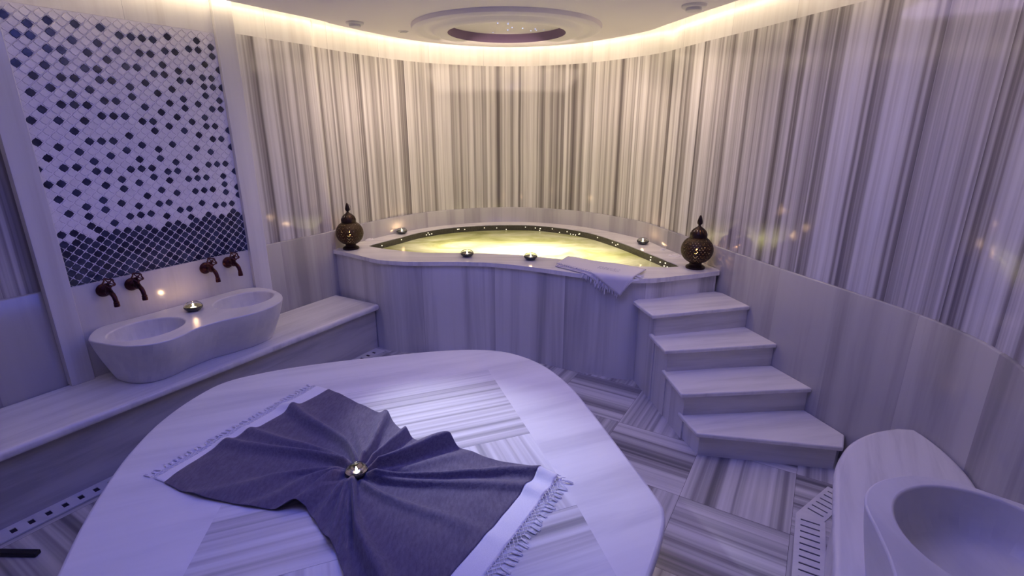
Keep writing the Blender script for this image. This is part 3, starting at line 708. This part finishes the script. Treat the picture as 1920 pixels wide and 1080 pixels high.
# ------------------------------------------------------------------ central platform
po = catmull([(-1.55, 1.366), (-1.66, 1.62), (-1.755, 1.90), (-1.80, 2.09), (-1.825, 2.32), (-1.80, 2.56), (-1.72, 2.76), (-1.52, 2.90), (-1.243, 3.015), (-.92, 3.11), (-.581, 3.195), (-.293, 3.232), (-.073, 3.205), (.10, 3.10), (.236, 2.94), (.35, 2.70), (.43, 2.43), (.52, 2.08), (.60, 1.76), (.605, 1.66), (.56, 1.54), (.461, 1.35), (.30, 1.05), (.10, .80), (-.2, .66), (-.7, .64), (-1.15, .78), (-1.40, 1.05)], 5, closed=True)
pt = thing('massage_platform', 'large rounded pale marble platform with a striped inlaid centre in the middle of the floor', 'platform', (-.6, 1.9, 0))
cp = Vector((-.6, 1.9))
rel(prism('plinth', [cp + (p - cp) * .955 for p in po], 0, .40, M_pool), pt)
q = rel(prism('top_slab', po, .40, .45, M_plat, uvdir=(.93, .36)), pt); bevel(q, .016, 4)
a69 = math.radians(69); GU = Vector((math.sin(a69), math.cos(a69))); GN = Vector((GU.y, -GU.x))
def G(s, n): return GU * s + GN * n
# seven striped fields; each (polygon, runs along s?, uv offset)
fields = [([(.02, -2.779), (.905, -2.779), (.878, -2.037), (.02, -2.037)], 1), ([(-.0, -2.62), (.018, -2.62), (.018, -2.037), (-.3, -2.037)], 0),
          ([(.30, -2.035), (.878, -2.035), (.855, -1.50), (.30, -1.50)], 0), ([(-.476, -2.035), (.298, -2.035), (.298, -1.56), (-.575, -1.56)], 1),
          ([(-.577, -1.558), (.298, -1.558), (.298, -.95), (-.60, -1.0)], 0), ([(.30, -1.498), (.855, -1.498), (.80, -.95), (.30, -.95)], 1)]
bm = bmesh.new(); uvl = bm.loops.layers.uv.verify()
for k, (pl, al) in enumerate(fields):
    f = bm.faces.new([bm.verts.new((*G(*p), .4512)) for p in pl])
    for l, (s, n) in zip(f.loops, pl): l[uvl].uv = ((n if al else s) + k * 7.3 + 2, (s if al else n))
bmesh.ops.recalc_face_normals(bm, faces=bm.faces[:])
for f in bm.faces:
    if f.normal.z < 0: f.normal_flip()
r_ = bmesh.ops.extrude_face_region(bm, geom=bm.faces[:])
bmesh.ops.translate(bm, verts=[x for x in r_['geom'] if isinstance(x, bmesh.types.BMVert)], vec=(0, 0, -.003))
bmesh.ops.recalc_face_normals(bm, faces=bm.faces[:])
rel(finish_raw('striped_inlay', bm, M_inlay, smooth=False), pt)

# ------------------------------------------------------------------ pleated cloth on the platform
def fabric(name, c1, c2, sc=260, rough=.85, bump=.5):
    m, nt, p = mat(name); tc = N(nt, 'ShaderNodeTexCoord')
    mp_ = N(nt, 'ShaderNodeMapping'); nt.links.new(tc.outputs['Object'], mp_.inputs[0]); mp_.inputs['Rotation'].default_value = (0, 0, math.radians(-28)); mp_.inputs['Scale'].default_value = (1, .32, 1)
    n = N(nt, 'ShaderNodeTexNoise'); nt.links.new(mp_.outputs[0], n.inputs['Vector']); setin(n, Scale=sc, Detail=4, Roughness=.65)
    nt.links.new(ramp(nt, n.outputs[0], [(.35, c1), (.65, c2)]), p.inputs['Base Color'])
    bp = N(nt, 'ShaderNodeBump'); setin(bp, Strength=bump, Distance=.004); nt.links.new(n.outputs[0], bp.inputs['Height']); nt.links.new(bp.outputs[0], p.inputs['Normal'])
    setin(p, Roughness=rough, **{'Sheen Weight': .25, 'Specular IOR Level': .15}); return m
M_cloth = fabric('slate_cloth', (.105, .09, .14), (.15, .132, .19), 90, bump=1.0)
M_white = fabric('white_cloth', (.78, .77, .80), (.86, .85, .88), 500, bump=.15)
CT = Vector((-.675, 1.885))
edge_pts = [(-1.062, 2.656), (-1.186, 2.435), (-1.272, 2.276), (-1.395, 2.102), (-1.455, 1.957), (-1.488, 1.84), (-1.385, 1.785), (-1.279, 1.746), (-1.056, 1.691), (-.93, 1.672), (-.86, 1.688), (-.815, 1.675), (-.728, 1.575), (-.628, 1.461), (-.565, 1.356), (-.50, 1.20), (-.44, 1.02), (-.36, 1.07), (-.187, 1.399), (-.095, 1.54), (-.007, 1.691), (.075, 1.835), (.130, 1.925), (.02, 1.962), (-.118, 2.009), (-.20, 2.055), (-.296, 2.115), (-.40, 2.105), (-.515, 2.185), (-.575, 2.26), (-.647, 2.355), (-.80, 2.46), (-.93, 2.56)]
pol = sorted([(math.atan2(y - CT.y, x - CT.x) % (2 * PI), math.hypot(x - CT.x, y - CT.y)) for x, y in edge_pts])
def Rb(th):
    th %= 2 * PI
    for i in range(len(pol)):
        a, b_ = pol[i - 1], pol[i]; a0 = a[0] - (2 * PI if i == 0 else 0); b0 = b_[0]
        if i == 0 and th > pol[-1][0]: a0, b0 = pol[-1][0], pol[0][0] + 2 * PI
        if a0 <= th <= b0:
            # straight edge between outline points
            A = Vector((math.cos(a0), math.sin(a0))) * a[1]; B_ = Vector((math.cos(b0), math.sin(b0))) * b_[1]; D = Vector((math.cos(th), math.sin(th)))
            den = D.x * (B_.y - A.y) - D.y * (B_.x - A.x)
            if abs(den) < 1e-9: return a[1]
            return (A.x * (B_.y - A.y) - A.y * (B_.x - A.x)) / den
    return pol[0][1]
def ang_of(x, y): return math.atan2(y - CT.y, x - CT.x)
# (end x, end y, height near centre, height at hem, width at hem, swirl, skew)
ridges = [(-1.186, 2.44, .020, .020, .030, .35, 0), (-1.30, 2.22, .014, .012, .030, .30, .3), (-1.37, 2.13, .022, .012, .028, .30, .4), (-1.25, 1.76, .016, .006, .035, .35, .2), (-1.03, 1.70, .018, .004, .030, .4, 0), (-.86, 1.69, .030, .022, .034, .45, .3),
          (-.76, 1.60, .022, .006, .022, .3, 0), (-.66, 1.50, .026, .014, .022, .25, 0), (-.57, 1.36, .022, .006, .020, .2, 0), (-.33, 1.15, .028, .018, .030, .3, .3), (-.10, 1.54, .014, .004, .03, .3, 0),
          (.05, 1.80, .016, .012, .028, .25, .4), (.09, 1.90, .022, .018, .026, .25, .4), (-.19, 2.04, .012, .004, .03, .2, 0), (-.30, 2.12, .038, .040, .040, .22, .5), (-.52, 2.19, .030, .026, .026, .15, .2), (-.655, 2.35, .024, .022, .028, .1, .3), (-.80, 2.46, .012, .003, .03, .2, 0), (-.95, 2.57, .010, .003, .03, .3, 0)]
RD = []
for x, y, hc, hh, wd, sw, sk in ridges: RD.append((ang_of(x, y), hc, hh, wd, sw, sk))
def cloth_z(px, py, r_, R):
    q = min(r_ / R, 1.0); z = 0
    rel_a = math.atan2(py, px)
    for a, hc, hh, wd, sw, sk in RD:
        ac = a - 1.7 * sw * (1 - q) ** 2.4
        da = (rel_a - ac + PI) % (2 * PI) - PI
        dist = da * r_; w_ = .010 + (wd - .008) * min(1, q * 1.15)
        if abs(dist) > 5 * w_: continue
        w2 = w_ * (1 - .45 * sk) if dist * 1 < 0 else w_ * (1 + .5 * sk)
        h = (hc * (1 - q) + hh * q) * min(1, max(0, (r_ - .022) / .075)) * .8
        z += 2.3 * h * math.exp(-(dist / w2) ** 2)
    z += .0025 * math.sin(px * 31 + 1.3 * math.sin(py * 23)) * math.sin(py * 27 + 2) * q + .003
    return z
NA, NR = 720, 70
cl = thing('pleated_cloth', 'slate purple cloth with white fringed ends twisted into pleats on the marble platform', 'cloth', (CT.x, CT.y, .45))
bm = bmesh.new(); rows = []
R_ = [Rb(2 * PI * k / NA) for k in range(NA)]
for j in range(NR + 1):
    row = []
    fr = (j / NR) ** .85
    for k in range(NA):
        th = 2 * PI * k / NA; r_ = .012 + (R_[k] - .012) * fr; x, y = r_ * math.cos(th), r_ * math.sin(th)
        row.append(bm.verts.new((x, y, .0025 + cloth_z(x, y, r_, R_[k]))))
    rows.append(row)
for A, B_ in zip(rows, rows[1:]):
    for k in range(NA): bm.faces.new((A[k], A[(k + 1) % NA], B_[(k + 1) % NA], B_[k]))
bm.faces.new(rows[0])
for f in bm.faces: f.smooth = True
bmesh.ops.recalc_face_normals(bm, faces=bm.faces[:])
o = finish_raw('cloth_sheet', bm, M_cloth, cl, smooth=True, ang=75)
md = o.modifiers.new('solid', 'SOLIDIFY'); md.thickness = .0022; md.offset = -1
# white ends
def band(A, B_, A2, B2, n=90, name='white_border'):
    """A->B hem of the slate cloth, A2->B2 outer hem"""
    A, B_, A2, B2 = map(Vector, (A, B_, A2, B2)); bm = bmesh.new(); m_ = 8; g_ = []
    for i in range(n + 1):
        p = A.lerp(B_, i / n); q = A2.lerp(B2, i / n); th = ang_of(p.x, p.y); R = Rb(th)
        zz = cloth_z(R * math.cos(th), R * math.sin(th), R, R)
        hem = CT + Vector((math.cos(th), math.sin(th))) * (R - .004)
        row = []
        for j in range(m_ + 1):
            f_ = j / m_; x, y = hem.lerp(q, f_); z = .0022 + zz * (1 - f_ * .55) * (1 if f_ < .9 else .8)
            row.append(bm.verts.new((x - CT.x, y - CT.y, z)))
        g_.append(row)
    for a, b_ in zip(g_, g_[1:]):
        for j in range(m_): bm.faces.new((a[j], a[j + 1], b_[j + 1], b_[j]))
    tips = [(Vector(r[-1].co), (Vector(r[-1].co) - Vector(r[0].co)).normalized()) for r in g_]
    o = finish(name, bm, M_white, cl, ang=70); md = o.modifiers.new('solid', 'SOLIDIFY'); md.thickness = .002; md.offset = 0
    return tips
def macrame(tips, cnt, net, tas, seed, name='fringe'):
    rnd = random.Random(seed); bm = bmesh.new(); n = len(tips) - 1
    def at(u, d):
        u = min(max(u, 0), 1) * n; i = min(int(u), n - 1); f_ = u - i
        p = tips[i][0].lerp(tips[i + 1][0], f_); t_ = tips[i][1].lerp(tips[i + 1][1], f_)
        return Vector((p.x + t_.x * d, p.y + t_.y * d, max(.003, p.z * (1 - d * 7)) + .0015))
    for k in range(cnt):
        u = (k + .5) / cnt; h = .5 / cnt
        for s in (-1, 1):
            tube(bm, [at(u, -.002), at(u + s * h, net * .33), at(u, net * .66), at(u + s * h, net)], .0016, 5)
        kn = at(u, net * .66); bmesh.ops.create_icosphere(bm, subdivisions=1, radius=.003, matrix=Matrix.Translation(kn))
        kn = at(u + h, net); bmesh.ops.create_icosphere(bm, subdivisions=1, radius=.0034, matrix=Matrix.Translation(kn))
        base = at(u + h, net); sk = rnd.uniform(-.35, .35); L2 = tas * rnd.uniform(.75, 1.15)
        tdir = at(u + h, net + .03) - base; tdir.z = 0; tdir.normalize(); sd = Vector((-tdir.y, tdir.x, 0))
        for s in (-1, 0, 1):
            e = base + tdir * L2 + sd * (sk * L2 + s * .004); e.z = .0035; m1 = base.lerp(e, .5) + sd * s * .002; m1.z = max(.003, m1.z) + .002
            tube(bm, [base, m1, e], .0018, 5, radii=[.0022, .0022, .0014])
    finish(name, bm, M_white, cl)
tl = band((-1.062, 2.656), (-1.488, 1.84), (-1.150, 2.700), (-1.548, 1.868))
macrame(tl, 40, .026, .034, 1)
tr_ = band((.130, 1.925), (-.36, 1.07), (.205, 1.880), (-.285, 1.03))
macrame(tr_, 40, .030, .036, 2)

# ------------------------------------------------------------------ tea-light bowls
def glass(name, col, rough=.05, tr=1.0):
    return simple(name, col, rough, 0, .5, **{'Transmission Weight': tr, 'IOR': 1.45})
M_gd = simple('dark_mosaic_glass', (.05, .055, .06), .1, 0, .8, **{'Transmission Weight': .45})
M_gc = glass('clear_glass', (.92, .96, .96))
M_gi = simple('frosted_glass', (.7, .8, .7), .3, 0, .5, **{'Transmission Weight': .6})
M_tin = simple('tin_cup', (.7, .7, .72), .25, 1)
def make_bowl():
    t = thing('tealight_bowl', 'x', 'candle holder')
    bm = bmesh.new(); lathe(bm, [(0, 0), (.030, 0), (.042, .006), (.054, .018), (.058, .028), (.056, .034), (.054, .034), (.051, .019), (.040, .009), (.026, .005), (0, .005)], 40); finish('bowl', bm, M_gd, t)
    bm = bmesh.new(); lathe(bm, [(.056, .034), (.050, .046), (.040, .054), (.034, .056), (.034, .053), (.039, .051), (.047, .044), (.052, .034)], 40); finish('glass_collar', bm, M_gc, t)
    cd = bpy.data.objects.new('tea_candle', None); 
    bm = bmesh.new(); lathe(bm, [(0, .006), (.019, .006), (.019, .022), (.018, .022), (.018, .010), (0, .010)], 24); c = finish('tea_candle', bm, M_tin, t)
    bpy.data.objects.remove(cd)
    bm = bmesh.new(); lathe(bm, [(0, .010), (.0178, .010), (.0178, .019), (0, .019)], 24); finish('wax', bm, M_wax, c)
    bm = bmesh.new(); lathe(bm, [(0, .020), (.004, .024), (.0058, .031), (.0045, .040), (.002, .048), (0, .052)], 12); finish('flame', bm, M_flamew, c)
    return t
bowl0 = make_bowl()
P_c = SN(-1.33, .235)
bowls = [((-1.155, 5.30), LZ, 'lit tea-light bowl on the back rim of the pool beside the left lantern', 1.0, 1.3), ((1.250, 4.80), LZ, 'lit tea-light bowl on the back rim of the pool toward the right lantern', 1.0, 1.3),
         ((-.387, 4.302), LZ, 'lit glass tea-light bowl on the front rim of the pool, left of the pair', 1.0, 1.0), ((.157, 4.189), LZ, 'lit glass tea-light bowl on the front rim of the pool, nearer the folded towel', 1.0, 1.0),
         ((P_c.x, P_c.y), ZB, 'lit tea-light bowl standing between the two bowls of the double basin', 1.0, 1.6), ((-.675, 1.885), .4565, 'clear glass tea-light bowl pinning the pleated cloth at its twisted centre', .86, 0.12)]
for k, ((x, y), z, lb, sc, en) in enumerate(bowls):
    o = bowl0 if k == 0 else copy_tree(bowl0)
    o.location = (x, y, z + .0005); o.scale = (sc,) * 3; tag(o, lb, 'candle holder', 'tea-light bowls')
    light('tealight_glow', 'POINT', (x, y, z + .062), en * .55, (1.0, .62, .30), shadow_soft_size=.012)

# ------------------------------------------------------------------ lanterns
def make_lantern():
    t = thing('pierced_lantern', 'x', 'lantern')
    bm = bmesh.new(); lathe(bm, [(0, 0), (.078, 0), (.080, .006), (.078, .016), (.070, .022), (.060, .026), (.052, .032), (.050, .044), (.054, .052), (0, .052)], 40); finish('base', bm, M_brassd, t)
    bm = bmesh.new(); prof = []
    nr = 42
    for j in range(nr + 1):
        ph = -1.13 + j / nr * (2.19); r = .131 * math.cos(ph) ** .92; prof.append((r, .160 + .118 * math.sin(ph)))
    def sk(j, k):
        if j < 3 or j > nr - 4: return False
        return (j % 3 == 1) and ((k + (j // 3 % 2) * 2) % 4 == 0) or (j % 6 == 2 and k % 8 in (3, 5))
    lathe(bm, prof, 112, skip=sk)
    for e in bm.edges: e.smooth = True
    o = finish('body', bm, M_brass, t, ang=60); md = o.modifiers.new('s', 'SOLIDIFY'); md.thickness = .002
    bm = bmesh.new(); lathe(bm, [(.060, .262), (.069, .264), (.071, .270), (.069, .280), (.071, .286), (.068, .300), (.060, .318), (.046, .334), (.030, .346), (.018, .354), (.011, .362), (.009, .370), (0, .370)], 56, skip=lambda j, k: j in (5, 6) and k % 4 == 0)
    finish('lid', bm, M_brassd, t)
    bm = bmesh.new(); lathe(bm, [(0, .366), (.009, .368), (.014, .373), (.021, .380), (.023, .390), (.022, .402), (.017, .420), (.012, .436), (.007, .447), (0, .452)], 8); finish('finial', bm, M_brassd, t)
    bm = bmesh.new(); tube(bm, [(.012 + .018 * math.sin(a), 0, .405 + .030 * math.cos(a)) for a in [PI * k / 10 for k in range(11)]], .0016, 6); finish('hanging_ring', bm, M_brassd, t)
    bm = bmesh.new(); lathe(bm, [(0, .052), (.026, .052), (.026, .13), (0, .13)], 20); c = finish('candle', bm, M_wax, t)
    bm = bmesh.new(); lathe(bm, [(0, .134), (.005, .139), (.008, .150), (.006, .163), (.0025, .173), (0, .178)], 12); finish('flame', bm, M_flame, c)
    return t
l0 = make_lantern()
for k, (x, y, sc, rz, lb) in enumerate([(-1.478, 4.60, .93, .2, 'pierced dark brass lantern with a pointed finial on the left end of the pool rim'), (1.452, 3.925, .93, .9, 'pierced dark brass lantern with a pointed finial on the right end of the pool rim')]):
    o = l0 if k == 0 else copy_tree(l0)
    o.location = (x, y, LZ + .0005); o.scale = (sc,) * 3; o.rotation_euler = (0, 0, rz); tag(o, lb, 'lantern', 'pierced lanterns on the pool rim')
    light('lantern_glow', 'POINT', (x, y, LZ + .17 * sc), 2.4, (1.0, .50, .22), shadow_soft_size=.006)

# ------------------------------------------------------------------ folded towel on the pool rim
tw = thing('folded_towel', 'white folded towel with dark embroidery and fringe hanging over the front pool rim', 'towel', (.7, 3.85, LZ))
def front_y(x):
    for a, b_ in zip(lip_front, lip_front[1:]):
        if a.x <= x <= b_.x: return a.y + (b_.y - a.y) * (x - a.x) / max(1e-6, b_.x - a.x)
    return lip_front[-1].y
def towel_mat():
    m, nt, p = mat('embroidered_towel'); ui = N(nt, 'ShaderNodeUVMap'); sx = N(nt, 'ShaderNodeSeparateXYZ'); nt.links.new(ui.outputs[0], sx.inputs[0])
    n = N(nt, 'ShaderNodeTexNoise', noise_dimensions='2D'); nt.links.new(ui.outputs[0], n.inputs['Vector']); setin(n, Scale=55, Detail=2)
    v = N(nt, 'ShaderNodeTexVoronoi', voronoi_dimensions='2D', feature='DISTANCE_TO_EDGE'); nt.links.new(ui.outputs[0], v.inputs['Vector']); setin(v, Scale=26)
    line = math_(nt, 'LESS_THAN', v.outputs[0], .07)
    def window(x, c, h): return math_(nt, 'LESS_THAN', math_(nt, 'ABSOLUTE', math_(nt, 'SUBTRACT', x, c)), h)
    w1 = math_(nt, 'MULTIPLY', window(sx.outputs[1], .12, .055), window(sx.outputs[0], .28, .24))
    w2 = math_(nt, 'MULTIPLY', window(sx.outputs[1], .50, .10), window(sx.outputs[0], .66, .14))
    msk = math_(nt, 'MULTIPLY', math_(nt, 'MULTIPLY', math_(nt, 'MAXIMUM', w1, w2), line), math_(nt, 'GREATER_THAN', n.outputs[0], .46))
    mx = N(nt, 'ShaderNodeMix', data_type='RGBA'); nt.links.new(msk, mx.inputs[0]); mx.inputs[6].default_value = (.72, .70, .74, 1); mx.inputs[7].default_value = (.08, .09, .22, 1)
    nt.links.new(mx.outputs[2], p.inputs['Base Color']); setin(p, Roughness=.9, **{'Specular IOR Level': .1}); return m
M_tw2 = towel_mat()
def tow_pt(a, b_, lift, shrink=0):
    """a along the rim (0 left .. 1 right), b from the front hem (0) to the back (1)"""
    f0, f1 = Vector((.345, 3.955)), Vector((.80, 3.47)); k0, k1 = Vector((.47, 4.20)), Vector((1.03, 3.80))
    f = f0.lerp(f1, a); k = k0.lerp(k1, a); p = f.lerp(k, b_)
    k_mid = .03 * math.sin(a * PI); p.y += k_mid * b_
    fy = front_y(p.x) - .004; d = fy - p.y; z = LZ + .004 + lift + .006 * math.sin(a * 9 + 1) * b_ * (1 - a * .5)
    if d > 0:
        rr = .014 + lift
        if d < rr * PI / 2: an = d / rr; return Vector((p.x, fy - rr * math.sin(an), z - rr * (1 - math.cos(an))))
        return Vector((p.x, fy - rr, z - rr - (d - rr * PI / 2)))
    return Vector((p.x, p.y, z))
bmf = bmesh.new()
for ly in range(3):
    bm = bmesh.new(); uvl = bm.loops.layers.uv.verify(); na, nb2 = 44, 26; g_ = []
    a0, a1, b0, b1 = [(0.0, .80, .0, .9), (.02, .90, .04, .95), (0, 1.0, .0 + .10, 1.0)][ly]
    for i in range(na + 1):
        g_.append([])
        for j in range(nb2 + 1):
            a = a0 + (a1 - a0) * i / na; b_ = b0 + (b1 - b0) * j / nb2
            if ly == 2: b_ = b0 + (1 - b0) * j / nb2 - .10 * a * (1 - j / nb2)
            p = tow_pt(a, b_, .007 * ly + .0005); g_[-1].append((bm.verts.new((p.x - .7, p.y - 3.85, p.z - LZ)), (a, b_)))
    for i in range(na):
        for j in range(nb2):
            q_ = (g_[i][j], g_[i + 1][j], g_[i + 1][j + 1], g_[i][j + 1]); f = bm.faces.new([x[0] for x in q_])
            for l, x in zip(f.loops, q_): l[uvl].uv = x[1]
    bmesh.ops.recalc_face_normals(bm, faces=bm.faces[:])
    rnd = random.Random(10 + ly)
    for k in range(16 if ly < 2 else 22):
        if ly == 2 and k > 10: src = g_[na][int((k - 11) / 11 * nb2 * .7)][0].co; dv = Vector((.045, -.012, 0))
        else:
            i = int(na * (.50 + .50 * (k / (16 if ly < 2 else 11)))); src = g_[min(i, na)][0][0].co; dv = Vector((0, 0, -.045))
        L2 = rnd.uniform(.7, 1.2); s = Vector(src); wob_ = Vector((rnd.uniform(-.008, .008), rnd.uniform(-.002, .0), 0))
        ez = s + dv * L2 + wob_
        if dv.z == 0: ez.z = max(.004, 0)
        tube(bmf, [s, s.lerp(ez, .5) + wob_ * .5, ez], .003, 6, radii=[.0032, .0045, .003])
    o = finish_raw('towel_layer', bm, M_tw2, tw, smooth=True, ang=75); md = o.modifiers.new('s', 'SOLIDIFY'); md.thickness = .006; md.offset = 1
finish('fringe', bmf, M_white, tw)

# ------------------------------------------------------------------ black metal bar at the left edge
bm = bmesh.new(); boxm(bm, (-.45, -.016, -.010), (.45, .016, .010)); 
o = bevel(finish('stand_leg', bm, M_black), .004, 2); o.location = (-2.655, 1.915, .011); o.rotation_euler = (0, 0, -.02)
tag(o, 'flat black metal leg of a stand resting on the floor at the left edge', 'stand leg')
